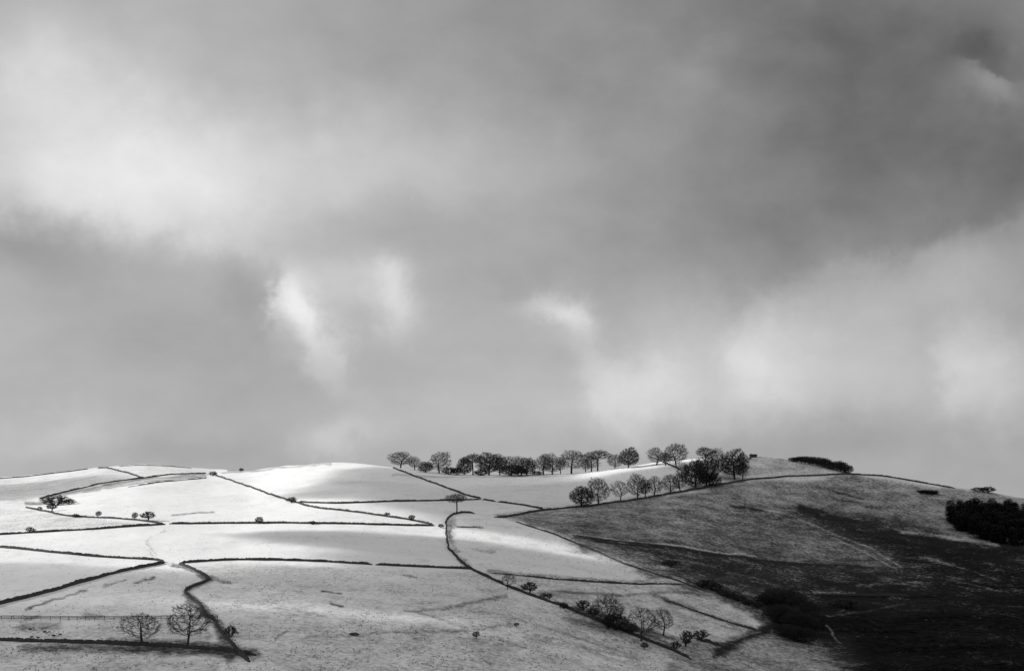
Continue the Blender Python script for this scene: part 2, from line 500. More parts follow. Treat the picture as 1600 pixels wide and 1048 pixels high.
for nm, arr in (('cover_shade', cover_shade), ('moor_gloom', moor_gloom)):
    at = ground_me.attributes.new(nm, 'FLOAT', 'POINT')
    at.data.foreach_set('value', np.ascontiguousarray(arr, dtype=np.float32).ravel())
ground = tag(obj('ground', ground_me), 'snow-dusted hill pasture falling to a valley with shade painted in', kind='structure')
BVH = BVHTree.FromPolygons([tuple(v) for v in gv.tolist()], gf.tolist())
O = Vector((0, 0, 0))


def hit(px, py):
    """the ground seen at a photograph pixel (or at the crest just below it)"""
    for k in range(60):
        a, z = ray(px, py + k * 0.7)
        h = BVH.ray_cast(O, Vector((float(a), 1.0, float(z))).normalized())
        if h[0] is not None and h[0].y < 1650:
            return h[0]
    raise RuntimeError('no ground at %s %s' % (px, py))


def zat(x, y):
    h = BVH.ray_cast(Vector((x, y, 500)), Vector((0, 0, -1)))
    return h[0].z if h[0] else 0.0


# ------------------------------------------------------------------ unseen clouds, added between the sun and chosen fields to shade them
def ico_pts():
    import bmesh
    bm = bmesh.new()
    bmesh.ops.create_icosphere(bm, subdivisions=4, radius=1)
    v = np.array([q.co[:] for q in bm.verts])
    f = np.array([[q.index for q in p.verts] for p in bm.faces])
    bm.free()
    return v, f


ICO_V, ICO_F = ico_pts()


def shade_cloud(px, py, ax, ay, az, tau, rot, seed, alt=480, dx=0, dy=0):
    m = bpy.data.materials.new('shade_cloud_volume')
    m.use_nodes = True
    nt = m.node_tree
    nt.nodes.clear()
    out = nt.nodes.new('ShaderNodeOutputMaterial')
    sc = nt.nodes.new('ShaderNodeVolumeScatter')
    sc.inputs['Color'].default_value = (0.98, 0.98, 0.98, 1)
    sc.inputs['Density'].default_value = tau / (2 * az / math.sin(SUN_EL))
    sc.inputs['Anisotropy'].default_value = 0.3
    nt.links.new(sc.outputs[0], out.inputs['Volume'])
    g = hit(px, py)
    v = ICO_V.copy()
    r = 1 + 0.16 * vnoise(v[:, 0] * 2.2 + seed, v[:, 1] * 2.2 - seed, seed) + 0.07 * vnoise(v[:, 0] * 5 + seed, v[:, 1] * 5, seed + 1)
    v = v * r[:, None] * np.array([ax, ay, az])
    o = obj('shade_cloud', mesh_np('shade_cloud', v, ICO_F, m, True))
    o.location = Vector((g.x + dx, g.y + dy, g.z)) + SUNV * (alt / math.sin(SUN_EL))
    o.rotation_euler = (0, 0, R(rot))
    tag(o, 'one of the unseen clouds added to shade the fields', kind='structure')
    return o


shade_cloud(605, 848, 66, 36, 10, 3.8, -20, 3)
shade_cloud(575, 765, 58, 60, 10, 1.9, 5, 4)
shade_cloud(730, 755, 78, 150, 12, 2.4, 5, 5)
shade_cloud(1330, 850, 225, 195, 26, 5.0, 0, 8, dx=60)
shade_cloud(500, 1030, 240, 80, 16, 2.4, 0, 11)
shade_cloud(620, 935, 90, 40, 12, 1.2, -8, 12)
shade_cloud(1020, 980, 110, 70, 16, 2.0, 0, 14)
shade_cloud(1450, 1020, 150, 110, 18, 5.0, 0, 15)
shade_cloud(40, 765, 80, 140, 14, 1.3, 0, 17)
shade_cloud(0, 910, 75, 55, 12, 1.5, 0, 19)


# ------------------------------------------------------------------ prisms: many tapered sticks at once
def prisms(P0, P1, R0, R1, n):
    P0, P1, R0, R1 = (np.asarray(a, float) for a in (P0, P1, R0, R1))
    d = P1 - P0
    L = np.linalg.norm(d, axis=1, keepdims=True); L[L == 0] = 1e-6
    d = d / L
    up = np.where(np.abs(d[:, 2:3]) > 0.9, np.array([[1.0, 0, 0]]), np.array([[0, 0, 1.0]]))
    a = np.cross(d, up); a /= np.linalg.norm(a, axis=1, keepdims=True)
    b = np.cross(d, a)
    vs_ = []
    for P, Rr in ((P0, R0), (P1, R1)):
        for k in range(n):
            t = 2 * math.pi * k / n
            vs_.append(P + (a * math.cos(t) + b * math.sin(t)) * Rr[:, None])
    V = np.stack(vs_, 1)
    m = len(P0)
    base = (np.arange(m) * 2 * n)[:, None]
    fs = [base + np.array([[k, (k + 1) % n, n + (k + 1) % n, n + k]]) for k in range(n)]
    return V.reshape(-1, 3), np.concatenate(fs, 0)


# ------------------------------------------------------------------ bare trees grown towards points of the crown
def grow(seed, crown, H, trunk_h, step, n_attr, influence, kill, trunk_r, n_stem=1, twigs=4, twig_len=0.7, twig_r=0.011, droop=0.0, lead=0.5, splay=1.0):
    g = np.random.default_rng(seed)
    att = crown(g, n_attr)
    nodes, par = [], []
    for sI in range(n_stem):
        a = 2 * math.pi * sI / n_stem + g.uniform(0, 1)
        base = np.array([0, 0, -0.3]) if n_stem == 1 else np.array([0, 0, -0.2])
        lean = np.array([g.normal(0, .06), g.normal(0, .06), 1.0]) if n_stem == 1 else np.array([math.cos(a) * .6, math.sin(a) * .6, 1.0])
        p, prev = base, -1
        k = max(2, int((trunk_h + 0.3) / step))
        if n_stem == 1: k = max(k, int(H * lead / step))
        for i in range(k):
            nodes.append(p.copy()); par.append(prev); prev = len(nodes) - 1
            p = p + lean / np.linalg.norm(lean) * step + g.normal(0, .05, 3) * step * 2 * (i > 0)
    N = np.array(nodes); P = list(par)
    best = np.full(len(att), 1e9); who = np.zeros(len(att), int)

    def upd(lo):
        nonlocal best, who
        d = np.linalg.norm(att[:, None, :] - N[None, lo:, :], axis=2)
        j = d.argmin(1); dm = d[np.arange(len(att)), j]
        m = dm < best
        best = np.where(m, dm, best); who = np.where(m, j + lo, who)
    upd(0)
    for it in range(140):
        act = best < influence
        if not act.any():
            act = best < best.min() + step * 2
        dirs = att[act] - N[who[act]]
        dirs /= np.linalg.norm(dirs, axis=1, keepdims=True) + 1e-9
        acc = {}
        for w_, dv in zip(who[act], dirs):
            acc[w_] = acc.get(w_, 0) + dv
        new = []
        for w_, dv in acc.items():
            dv = dv + g.normal(0, .25, 3); dv[2] -= droop
            nrm = np.linalg.norm(dv)
            if nrm < 1e-3: continue
            new.append(N[w_] + dv / nrm * step); P.append(int(w_))
        if not new: break
        lo = len(N)
        N = np.vstack([N, new])
        upd(lo)
        keep = best > kill
        att, best, who = att[keep], best[keep], who[keep]
        if len(att) == 0 or len(N) > 4200: break
    P = np.array(P)
    n = len(N)
    child = np.zeros(n, int); rad = np.zeros(n)
    for i in range(n - 1, -1, -1):
        rad[i] = twig_r ** 2.3 if child[i] == 0 else rad[i]
        if P[i] >= 0:
            child[P[i]] += 1; rad[P[i]] += rad[i]
    rad = rad ** (1 / 2.3)
    rad = rad * np.where(rad > 2 * twig_r, np.interp(rad, [2 * twig_r, rad.max()], [1, trunk_r / rad.max()]), 1)
    e = np.where(P >= 0)[0]
    p0, p1, r0, r1 = N[P[e]], N[e], np.minimum(rad[P[e]], rad[e] * 1.6), rad[e]
    low = N[P[e]][:, 2] < 0.6
    r0 = np.where(low & (r0 > trunk_r * .5), r0 * 1.35, r0)
    thick = r1 > twig_r * 3.2
    tv, tf = prisms(p0[thick], p1[thick], r0[thick], r1[thick], 6)
    cv1, cf1 = prisms(p0[~thick], p1[~thick], r0[~thick], r1[~thick], 3)
    # twigs at every thin node, splayed outwards
    thin = e[~thick]
    src = np.repeat(thin, twigs)
    dirn = N[src] - N[P[src]]
    dirn /= np.linalg.norm(dirn, axis=1, keepdims=True) + 1e-9
    ctr = np.array([0, 0, H * .45])
    outw = N[src] - ctr; outw /= np.linalg.norm(outw, axis=1, keepdims=True) + 1e-9
    tv_d = dirn * .5 * splay + outw * .45 * splay + g.normal(0, .55, (len(src), 3))
    tv_d /= np.linalg.norm(tv_d, axis=1, keepdims=True)
    ln = twig_len * g.uniform(.45, 1.1, (len(src), 1))
    q1 = N[src] + tv_d * ln
    sp_, _ = prisms(N[src], q1, np.full(len(src), twig_r * .9), np.zeros(len(src)), 3)
    sp_ = sp_.reshape(-1, 6, 3)[:, :4].reshape(-1, 3)          # a twig is a thin three-sided spike
    b4 = (np.arange(len(src)) * 4)[:, None]
    cf2 = np.concatenate([b4 + np.array([[i, (i + 1) % 3, 3]]) for i in range(3)], 0)
    cf1 = np.concatenate([cf1[:, [0, 1, 2]], cf1[:, [0, 2, 3]]], 0)
    cv = np.vstack([cv1, sp_]); cf = np.vstack([cf1, cf2 + len(cv1)])
    W = np.percentile(np.abs(cv[:, :2]), 96) * 2
    top = np.percentile(cv[:, 2], 99.5)
    return tv, tf, cv, cf, W, top


def dome(H, W, base, flat=1.0, lumps=5, hollow=0.12, skew=0.0):
    """crown space: separate boughs (lumps) set round a dome, so that the outline stays uneven; flat < 1 gives an umbrella"""
    def f(g, n):
        lo = base + (H - base) * (1 - flat) * .9
        k = lumps + 4
        cs = []
        for i in range(k):
            a = 2 * math.pi * (i * .618 + g.uniform(-.1, .1))
            e = g.uniform(0, 1) if i else 1.0
            rr = W / 2 * .66 * math.cos(e * 1.25) * g.uniform(.8, 1.15)
            z = lo + (H - lo) * (.26 + .52 * math.sin(e * 1.45)) + g.uniform(-.05, .05) * H
            cs.append((rr * math.cos(a), rr * math.sin(a), z, W * g.uniform(.15, .25), (H - lo) * g.uniform(.17, .27)))
        out = []
        zm = lo + (H - lo) * .40
        while len(out) < n:
            p = g.normal(0, 1, 3); p /= np.linalg.norm(p)
            r = g.uniform(hollow, 1) ** (1 / 2.6)
            if g.random() < .62:                       # the body of the crown
                up_ = (H * .95 - zm) if p[2] > 0 else (zm - lo * .9)
                q = np.array([p[0] * r * W * .44, p[1] * r * W * .44, zm + p[2] * r * up_])
            else:
                c = cs[int(g.integers(k))]
                q = np.array([c[0] + p[0] * r * c[3], c[1] + p[1] * r * c[3], c[2] + p[2] * r * c[4]])
            if q[2] < base * .75 or q[2] > H: continue
            q[0] += skew * (q[2] - base)
            out.append(q)
        return np.array(out)
    return f


PROTO = {}


def proto(key, seed, mat_t, mat_c, crown, H, **kw):
    tv, tf, cv, cf, W, top = grow(seed, crown, H, **kw)
    PROTO[key] = (mesh_np('trunk', tv, tf, mat_t, True), mesh_np('crown', cv, cf, mat_c), W, top)


T = dict(step=.55, n_attr=1300, influence=5, kill=.7, trunk_r=.36, twigs=13, twig_len=1.15, twig_r=.019)
proto('dome0', 1, M_BARK, M_TWIG, dome(15, 14, 2.6), 15, trunk_h=2.8, **T)
proto('dome1', 2, M_BARK, M_TWIG, dome(15, 13, 2.4, lumps=7), 15, trunk_h=2.4, **T)
proto('dome2', 3, M_BARK, M_TWIG, dome(15, 12, 3.2, lumps=4), 15, trunk_h=3.2, **T)
proto('tall0', 4, M_BARK, M_TWIG, dome(15, 9.5, 2.6), 15, trunk_h=2.6, **T)
proto('tall1', 5, M_BARK, M_TWIG, dome(15, 9, 3.2, lumps=6), 15, trunk_h=3.0, **T)
proto('dome3', 21, M_BARK, M_TWIG, dome(15, 13, 1.8, lumps=8, skew=.14), 15, trunk_h=2.0, **T)
proto('dome4', 22, M_BARK, M_TWIG, dome(15, 12, 2.0, lumps=3, skew=-.12), 15, trunk_h=2.2, **T)
proto('tall2', 23, M_BARK, M_TWIG, dome(15, 10, 2.0, lumps=2, skew=.08), 15, trunk_h=2.2, **T)
proto('umbrella', 6, M_BARK, M_TWIG, dome(13, 14, 4.5, flat=.62), 13, trunk_h=5.0, **T)
Td = dict(T); Td.update(splay=.6, twigs=20, n_attr=1700, twig_r=.024)
proto('dense0', 7, M_BARK, M_DENSE, dome(15, 13, 1.8, lumps=6, hollow=.15), 15, trunk_h=2.0, **Td)
proto('dense1', 8, M_BARK, M_DENSE, dome(14, 13, .8, lumps=5, hollow=.1), 14, trunk_h=1.0, **Td)
To = dict(T); To.update(n_attr=750, twigs=11, twig_len=.7, step=.36, kill=.55, trunk_r=.22, influence=6, twig_r=.015, lead=.42)
proto('open0', 9, M_BARK, M_TWIG, dome(9, 9, 2.2, lumps=4, hollow=.5), 9, trunk_h=1.8, **To)
proto('open1', 10, M_BARK, M_TWIG, dome(9, 8, 1.8, lumps=5, hollow=.45, skew=.12), 9, trunk_h=1.4, **To)
proto('open2', 11, M_BARK, M_TWIG, dome(9, 9, 3.4, flat=.7, lumps=4, hollow=.4, skew=-.1), 9, trunk_h=3.2, **To)
Ts = dict(step=.25, n_attr=420, influence=2.5, kill=.36, trunk_r=.10, twigs=20, twig_len=.45, twig_r=.022, n_stem=4, splay=.25)
proto('shrub0', 12, M_BARK, M_DENSE, dome(3.4, 4, .3, lumps=4, hollow=.1), 3.4, trunk_h=.6, **Ts)
proto('shrub1', 13, M_BARK, M_DENSE, dome(3.0, 4.4, .2, lumps=6, hollow=.1), 3.0, trunk_h=.5, **Ts)
Th = dict(Ts); Th.update(n_stem=1, trunk_r=.16)
proto('thorn0', 14, M_BARK, M_DENSE, dome(4, 4, 1.0, lumps=4, hollow=.15), 4, trunk_h=1.0, **Th)
proto('thorn1', 15, M_BARK, M_DENSE, dome(4.2, 3.6, .8, lumps=5, hollow=.15, skew=.15), 4.2, trunk_h=.9, **Th)


def conifer(seed):
    g = np.random.default_rng(seed)
    tv, tf = prisms([(0, 0, -.4), (0, 0, 3)], [(0, 0, 3), (0, 0, 9.5)], [.2, .15], [.15, .03], 6)
    V, Fc = [], []
    n = 0
    for k in range(17):
        z = 1.0 + 8.8 * k / 17
        rr = math.sqrt(max(0, 1 - ((z - 4) / 6.2) ** 2)) * 2.6 + .15
        for j in range(9):
            a = 2 * math.pi * (j + g.uniform(-.3, .3)) / 9 + k * .7
            L = rr * g.uniform(.75, 1.12)
            dr = -.25 - .2 * g.random()
            for q in range(3):                     # each bough is three ragged sprays
                aa = a + (q - 1) * .20
                l0, l1 = L * (.15 + .1 * q), L * (1 - .14 * abs(q - 1))
                w_ = .26 + .22 * g.random()
                c, s = math.cos(aa), math.sin(aa)
                p0 = np.array([c * l0, s * l0, z + .1])
                p1 = np.array([c * l1, s * l1, z + dr * l1 + .25])
                sd = np.array([-s, c, 0]) * w_
                m_ = (p0 + p1) / 2 + np.array([0, 0, .14])
                V += [p0, m_ + sd, p1, m_ - sd]
                Fc.append([n, n + 1, n + 2, n + 3]); n += 4
    return mesh_np('trunk', tv, tf, M_BARK, True), mesh_np('crown', np.array(V), np.array(Fc), M_NEEDLE), 5.0, 10.0


for i in range(3):
    PROTO['conifer%d' % i] = conifer(30 + i)


def plant(name, style, px, base, top, w, label, cat='tree', group=None, rz=None, xy=None, hw=None):
    tme, cme, W0, H0 = PROTO[style]
    p = hit(px, base) if xy is None else Vector((xy[0], xy[1], zat(*xy)))
    if hw is None:
        h, w_ = (base - top) * p.y / F, w * 1.16 * p.y / F
    else:
        h, w_ = hw
    sx, sz = w_ / W0, h / H0
    o = empty(name, (p.x, p.y, p.z - .06), random.uniform(0, 6.28) if rz is None else rz, (sx, sx, sz))
    o.rotation_euler = (random.gauss(0, .035), random.gauss(0, .035), o.rotation_euler[2])
    tag(o, label, cat, group)
    obj('trunk' if not style.startswith('shrub') else 'stems', tme, o)
    obj('crown', cme, o)
    return o


# ------------------------------------------------------------------ the skyline row and the rows below it
G1 = 'bare trees along the skyline'
ROW1 = [
    (626, 731, 706, 31, 'dome0', 'leftmost bare tree of the skyline row, broad domed crown beside a wall end'),
    (648, 734, 713, 14, 'tall0', 'small slim bare tree right of the leftmost skyline tree'),
    (665, 738, 721, 18, 'dense1', 'low bushy tree against the left foot of a tall domed skyline tree'),
    (686, 739, 706, 27, 'dome4', 'tall rounded bare tree standing among low bushes on the left skyline'),
    (726, 741, 715, 19, 'dense1', 'dark bushy tree at the left foot of an arching skyline tree'),
    (739, 739, 706, 25, 'umbrella', 'arching bare tree with clear trunk, left of the skyline row\'s widest dark crown'),
    (764, 742, 707, 32, 'dense0', 'widest and darkest crown of the left skyline trees'),
    (781, 742, 709, 23, 'dome4', 'bare tree merging into the right side of the widest dark skyline crown'),
    (795, 739, 710, 20, 'dome2', 'pale open bare tree rising behind a dark bush on the skyline'),
    (799, 743, 725, 28, 'dense1', 'broad low dark bush tree under the pale open skyline tree'),
    (810, 741, 712, 14, 'tall1', 'narrow pale bare tree left of a round dense skyline crown'),
    (823, 742, 715, 22, 'dense1', 'round dense tree ending the bushy left half of the skyline row'),
    (849, 741, 710, 23, 'tall0', 'first bare tree right of the gap in the middle of the skyline row'),
    (863, 741, 708, 27, 'dome3', 'second and broader tree right of the gap in the middle of the skyline row'),
    (876, 740, 714, 13, 'tall1', 'thin bare tree squeezed between two broad crowns in mid skyline row'),
    (893, 739, 703, 31, 'dome2', 'large domed bare tree with dark trunk in mid skyline row'),
    (915, 736, 713, 13, 'tall0', 'small thin bare tree just right of the large dark-trunked skyline tree'),
    (924, 736, 710, 18, 'tall1', 'narrow bare tree in front of a pale umbrella-shaped crown on the skyline'),
    (934, 734, 702, 34, 'umbrella', 'pale flat-topped umbrella-shaped tree on the skyline'),
    (961, 731, 709, 19, 'dome3', 'small round bare tree left of a taller leaning crown before the skyline gap'),
    (982, 731, 699, 25, 'dense0', 'tall full-crowned tree just left of the wide gap in the skyline trees'),
    (1026, 726, 699, 22, 'tall2', 'bare tree just right of the wide gap in the skyline trees'),
    (1040, 727, 707, 16, 'tall1', 'short bare tree wedged left of the highest crown on the skyline'),
    (1057, 730, 693, 30, 'dome0', 'tree with the highest crown on the whole skyline'),
    (1103, 730, 698, 22, 'umbrella', 'flat-topped pale tree behind the darkest lower crowns near the hilltop'),
    (1122, 731, 700, 20, 'tall0', 'pale tree with bare stems against snow, left of the big dark hilltop tree'),
]
for px, b, t, w, st, lb in ROW1:
    plant('bare_tree', st, px, b, t, w, lb, 'tree', G1)
G2 = 'bare trees along the wall on the hillside'
ROW2 = [
    (1148, 749, 702, 35, 'dense0', 'big dark round-headed tree at the right end of the hill trees'),
    (1160, 750, 722, 14, 'tall1', 'small bare tree touching the right side of the big dark hilltop tree'),
    (1104, 760, 710, 30, 'dense0', 'tall dark tree standing above the thickest clump on the hillside wall'),
    (1087, 763, 719, 30, 'dense1', 'dark bushy tree at the left of the thickest clump on the hillside wall'),
    (1110, 760, 738, 26, 'dense1', 'low dark bush tree under the tall dark tree on the hillside wall'),
    (1066, 752, 723, 17, 'tall0', 'small tree where a short wall runs down below the highest skyline crown'),
    (908, 791, 760, 29, 'dense1', 'lowest tree at the left end of the row along the hillside wall'),
    (935, 789, 747, 30, 'dome4', 'second tree from the left in the hillside wall row, full crown'),
    (969, 782, 751, 22, 'open1', 'lone smaller tree in the gap of the hillside wall row'),
    (996, 779, 740, 28, 'dome3', 'tall tree with clear trunk in the middle of the hillside wall row'),
    (1008, 777, 748, 16, 'tall0', 'slim tree close right of the clear-trunked tree in the hillside row'),
    (1022, 775, 744, 19, 'tall2', 'slender pale tree between two gaps of the hillside wall row'),
    (1048, 771, 741, 24, 'dome4', 'open spreading tree left of the dark clump in the hillside row'),
    (1063, 769, 740, 18, 'tall1', 'thin tree directly left of the dark clump in the hillside row'),
]
for px, b, t, w, st, lb in ROW2:
    plant('bare_tree', st, px, b, t, w, lb, 'tree', G2)
LONE = [
    (713, 802, 771, 27, 'umbrella', 'solitary umbrella-shaped tree at the bend of the curving wall'),
    (222, 1007, 958, 50, 'open1', 'left one of the two bare trees beside the bottom left wall'),
    (293, 1009, 945, 54, 'open0', 'right and taller one of the two bare trees beside the bottom left wall'),
    (793, 920, 896, 18, 'open1', 'slender tree on the long wall, first above the twin bushes'),
    (949, 981, 929, 42, 'dome1', 'largest tree on the long wall, tall crown over dark ivy scrub'),
    (1002, 1001, 951, 40, 'open0', 'gnarled wide-branching bare tree near the lower end of the long wall'),
    (1036, 992, 951, 28, 'open1', 'thin crooked bare tree right of the gnarled tree'),
]
for px, b, t, w, st, lb in LONE:
    plant('bare_tree', st, px, b, t, w, lb, 'tree')

G3 = 'thorn bushes scattered along field walls'
BUSH = [
    (88, 789, 774, 34, 'shrub1', 'widest dark bush at the left edge, beside the sunken lane'),
    (108, 788, 779, 16, 'shrub0', 'low bush on the right flank of the widest left edge bush'),
    (81, 798, 786, 13, 'thorn0', 'small round tree just below the widest left edge bush'),
    (62, 797, 791, 7, 'shrub0', 'tiny bush at the far left end of the slanting field wall'),
    (153, 807, 798, 8, 'thorn1', 'little thorn on the slanting wall, left of the thorn pair'),
    (118, 808, 802, 9, 'shrub1', 'low scrub bush on the slanting wall nearest the left edge'),
    (210, 811, 800, 8, 'thorn1', 'thin thorn at the left of the pair on the slanting wall'),
    (231, 813, 799, 18, 'thorn0', 'round dark thorn tree at the right of the pair on the slanting wall'),
    (47, 832, 823, 12, 'thorn0', 'small bush at the extreme left of the long level wall'),
    (405, 818, 807, 10, 'thorn0', 'round thorn on the long level wall below the sunlit field'),
    (456, 785, 776, 13, 'shrub0', 'rounded bush where the diagonal wall meets the upper cross wall'),
    (489, 819, 813, 9, 'shrub1', 'low bush growing through the middle of the long level wall'),
    (605, 805, 800, 8, 'shrub0', 'tiny bush on the lower stretch of the diagonal wall'),
    (642, 813, 804, 9, 'thorn1', 'small pointed thorn near the lower end of the diagonal wall'),
    (377, 737, 731, 6, 'thorn0', 'tiny bush on the pale skyline left of the centre'),
    (333, 743, 736, 11, 'shrub0', 'bush at the top end of the diagonal wall'),
    (689, 824, 818, 8, 'shrub0', 'low bush in the gateway beside the curving wall'),
    (827, 927, 909, 20, 'thorn0', 'dark thorn tree on the long wall right of the slender tree'),
    (849, 934, 926, 10, 'shrub0', 'left one of two tiny bushes beside the long wall'),
    (859, 935, 926, 10, 'thorn1', 'right one of two tiny bushes beside the long wall'),
    (881, 950, 940, 11, 'shrub1', 'grey bush straddling the long wall below the twin bushes'),
    (911, 953, 937, 17, 'thorn1', 'wind-bent dark thorn left of the largest wall tree'),
    (926, 963, 948, 17, 'shrub0', 'dense bush between the wind-bent thorn and the largest wall tree'),
    (962, 983, 957, 30, 'shrub1', 'ivy-dark scrub under the right side of the largest wall tree'),
    (986, 990, 973, 19, 'shrub0', 'dark bush against the left of the gnarled bare tree'),
    (1071, 1010, 985, 16, 'thorn1', 'upright dark bush at the lower end of the long wall'),
    (1056, 1013, 1001, 14, 'shrub1', 'low dark bush left of the upright one at the bottom edge'),
    (1095, 999, 984, 21, 'shrub0', 'flat-topped dark bush with a dark track below it'),
    (1007, 1014, 1003, 10, 'thorn0', 'small bush at the bottom edge below the gnarled tree'),
    (744, 997, 986, 9, 'thorn0', 'single small bush in the open field near the bottom centre'),
    (553, 992, 987, 12, 'shrub1', 'low dark bush in the open field left of the bottom centre'),
    (807, 978, 972, 7, 'thorn0', 'tiny bush in the open field left of the dark bank'),
    (361, 994, 977, 17, 'shrub0', 'black round bush beside the gully of the winding wall'),
    (1048, 884, 874, 22, 'shrub1', 'dark low bush on the shaded slope under the long bank'),
    (1450, 770, 765, 24, 'shrub1', 'flat dark patch of scrub high on the bare right shoulder'),
    (1530, 767, 761, 22, 'shrub0', 'left half of the distant scrub on the right skyline'),
    (1544, 768, 759, 18, 'shrub1', 'right and higher half of the distant scrub on the right skyline'),
    (702, 741, 729, 18, 'shrub1', 'low scrub right of the tall rounded tree on the left skyline'),
    (714, 742, 730, 16, 'shrub0', 'low scrub left of the dark bushy tree on the left skyline'),
    (752, 743, 733, 18, 'shrub1', 'low scrub between the arching tree and the widest dark skyline crown'),
    (812, 744, 727, 22, 'shrub0', 'dark scrub between the low bush tree and the round dense skyline crown'),
    (838, 742, 735, 14, 'shrub1', 'low scrub filling the gap in the middle of the skyline row'),
    (1318, 948, 935, 34, 'shrub1', 'dark bush in the valley right of the black thicket'),
]
for px, b, t, w, st, lb in BUSH:
    plant('thorn_bush', st, px, b, t, w, lb, 'bush', G3)

# copse on the skyline, thicket in the valley, wood at the right edge: trees nothing tells apart
for i in range(15):
    x = 1240 + i * 6.1
    crest = np.interp(x, [c[0] for c in CREST], [c[1] for c in CREST])
    hgt = np.interp(x, [1236, 1255, 1290, 1300, 1315, 1332], [5, 11, 15, 12, 17, 11])
    plant('scrub_tree', 'dense1', x, crest + 2, crest + 2 - hgt, 13, 'dark leafless tree packed into the rounded copse on the right skyline', 'tree', 'trees of the skyline copse')
THICK = [(1098, 917, 13, 16), (1108, 920, 15, 20), (1119, 924, 14, 18), (1131, 930, 10, 16), (1144, 934, 10, 16), (1156, 939, 10, 16), (1170, 945, 9, 15), (1184, 950, 10, 15),
         (1196, 944, 18, 28), (1210, 950, 26, 32), (1222, 948, 30, 30), (1236, 955, 34, 34), (1250, 962, 32, 34), (1262, 970, 30, 32), (1228, 975, 30, 34), (1245, 985, 32, 34),
         (1262, 990, 30, 30), (1212, 968, 24, 30), (1275, 980, 24, 26), (1240, 1000, 24, 32), (1258, 1004, 22, 30), (1225, 993, 18, 26), (1205, 940, 20, 24)]
for i, (x, y, h, w) in enumerate(THICK):
    plant('scrub_tree', ('dense1', 'shrub0', 'shrub1')[i % 3] if h < 20 else ('dense1', 'dense0')[i % 2], x, y, y - h, w,
          'black leafless tree tangled into the valley thicket' if h >= 20 else 'small dark bush in the line running down to the valley thicket',
          'tree' if h >= 20 else 'bush', 'valley thicket' if h >= 20 else 'bushes above the valley thicket')
WOOD = [(1486, 800), (1479, 806), (1502, 804), (1560, 800), (1700, 812), (1700, 860), (1562, 850), (1530, 842), (1506, 834), (1486, 820)]
pts = []
tries = 0
while len(pts) < 170 and tries < 20000:
    tries += 1
    x, y = random.uniform(1478, 1690), random.uniform(796, 858)
    if not inside(WOOD, np.array([x]), np.array([y]))[0]: continue
    p = hit(x, y)
    if any((p.x - q.x) ** 2 + (p.y - q.y) ** 2 < 5 for q in pts): continue
    pts.append(p)
for i, p in enumerate(pts):
    plant('conifer', 'conifer%d' % (i % 3), 0, 0, 0, 0, 'dark conifer packed into the black wood at the right edge', 'tree', 'conifers of the dark wood', xy=(p.x, p.y), hw=(random.uniform(8.8, 10.0), random.uniform(6.2, 7.8)))


# ------------------------------------------------------------------ dry stone walls
def ground_line(px_pts, step=0.9):
    """photograph polyline -> evenly spaced points on the ground"""
    P = []
    for (x0, y0), (x1, y1) in zip(px_pts[:-1], px_pts[1:]):
        n = max(2, int(math.hypot(x1 - x0, (y1 - y0) * 3) / 4))
        for i in range(n):
            t = i / n
            P.append(hit(x0 + (x1 - x0) * t, y0 + (y1 - y0) * t))
    P.append(hit(*px_pts[-1]))
    xy = np.array([(p.x, p.y) for p in P])
    if len(xy) > 6:                                    # walls run straight: smooth the small jitter of the ground
        k = np.array([1, 2, 3, 2, 1.]) / 9
        sm_ = np.stack([np.convolve(np.pad(xy[:, j], 2, mode='edge'), k, mode='valid') for j in (0, 1)], 1)
        sm_[0], sm_[-1] = xy[0], xy[-1]
        xy = sm_
    d = np.concatenate([[0], np.cumsum(np.linalg.norm(np.diff(xy, axis=0), axis=1))])
    n = max(3, int(d[-1] / step))
    s = np.linspace(0, d[-1], n + 1)
    out = np.stack([np.interp(s, d, xy[:, 0]), np.interp(s, d, xy[:, 1])], 1)
    wn_ = np.gradient(out, axis=0); wn_ /= np.linalg.norm(wn_, axis=1, keepdims=True) + 1e-9
    sw_ = vnoise(s / 14, s * 0 + xy[0, 0], 80) * .5 + vnoise(s / 4.5, s * 0 + xy[0, 1], 81) * .22
    out = out + np.stack([-wn_[:, 1], wn_[:, 0]], 1) * (sw_ * np.clip(np.minimum(s, d[-1] - s) / 8, 0, 1))[:, None]
    z = np.array([zat(x, y) for x, y in out])
    return np.column_stack([out, z])


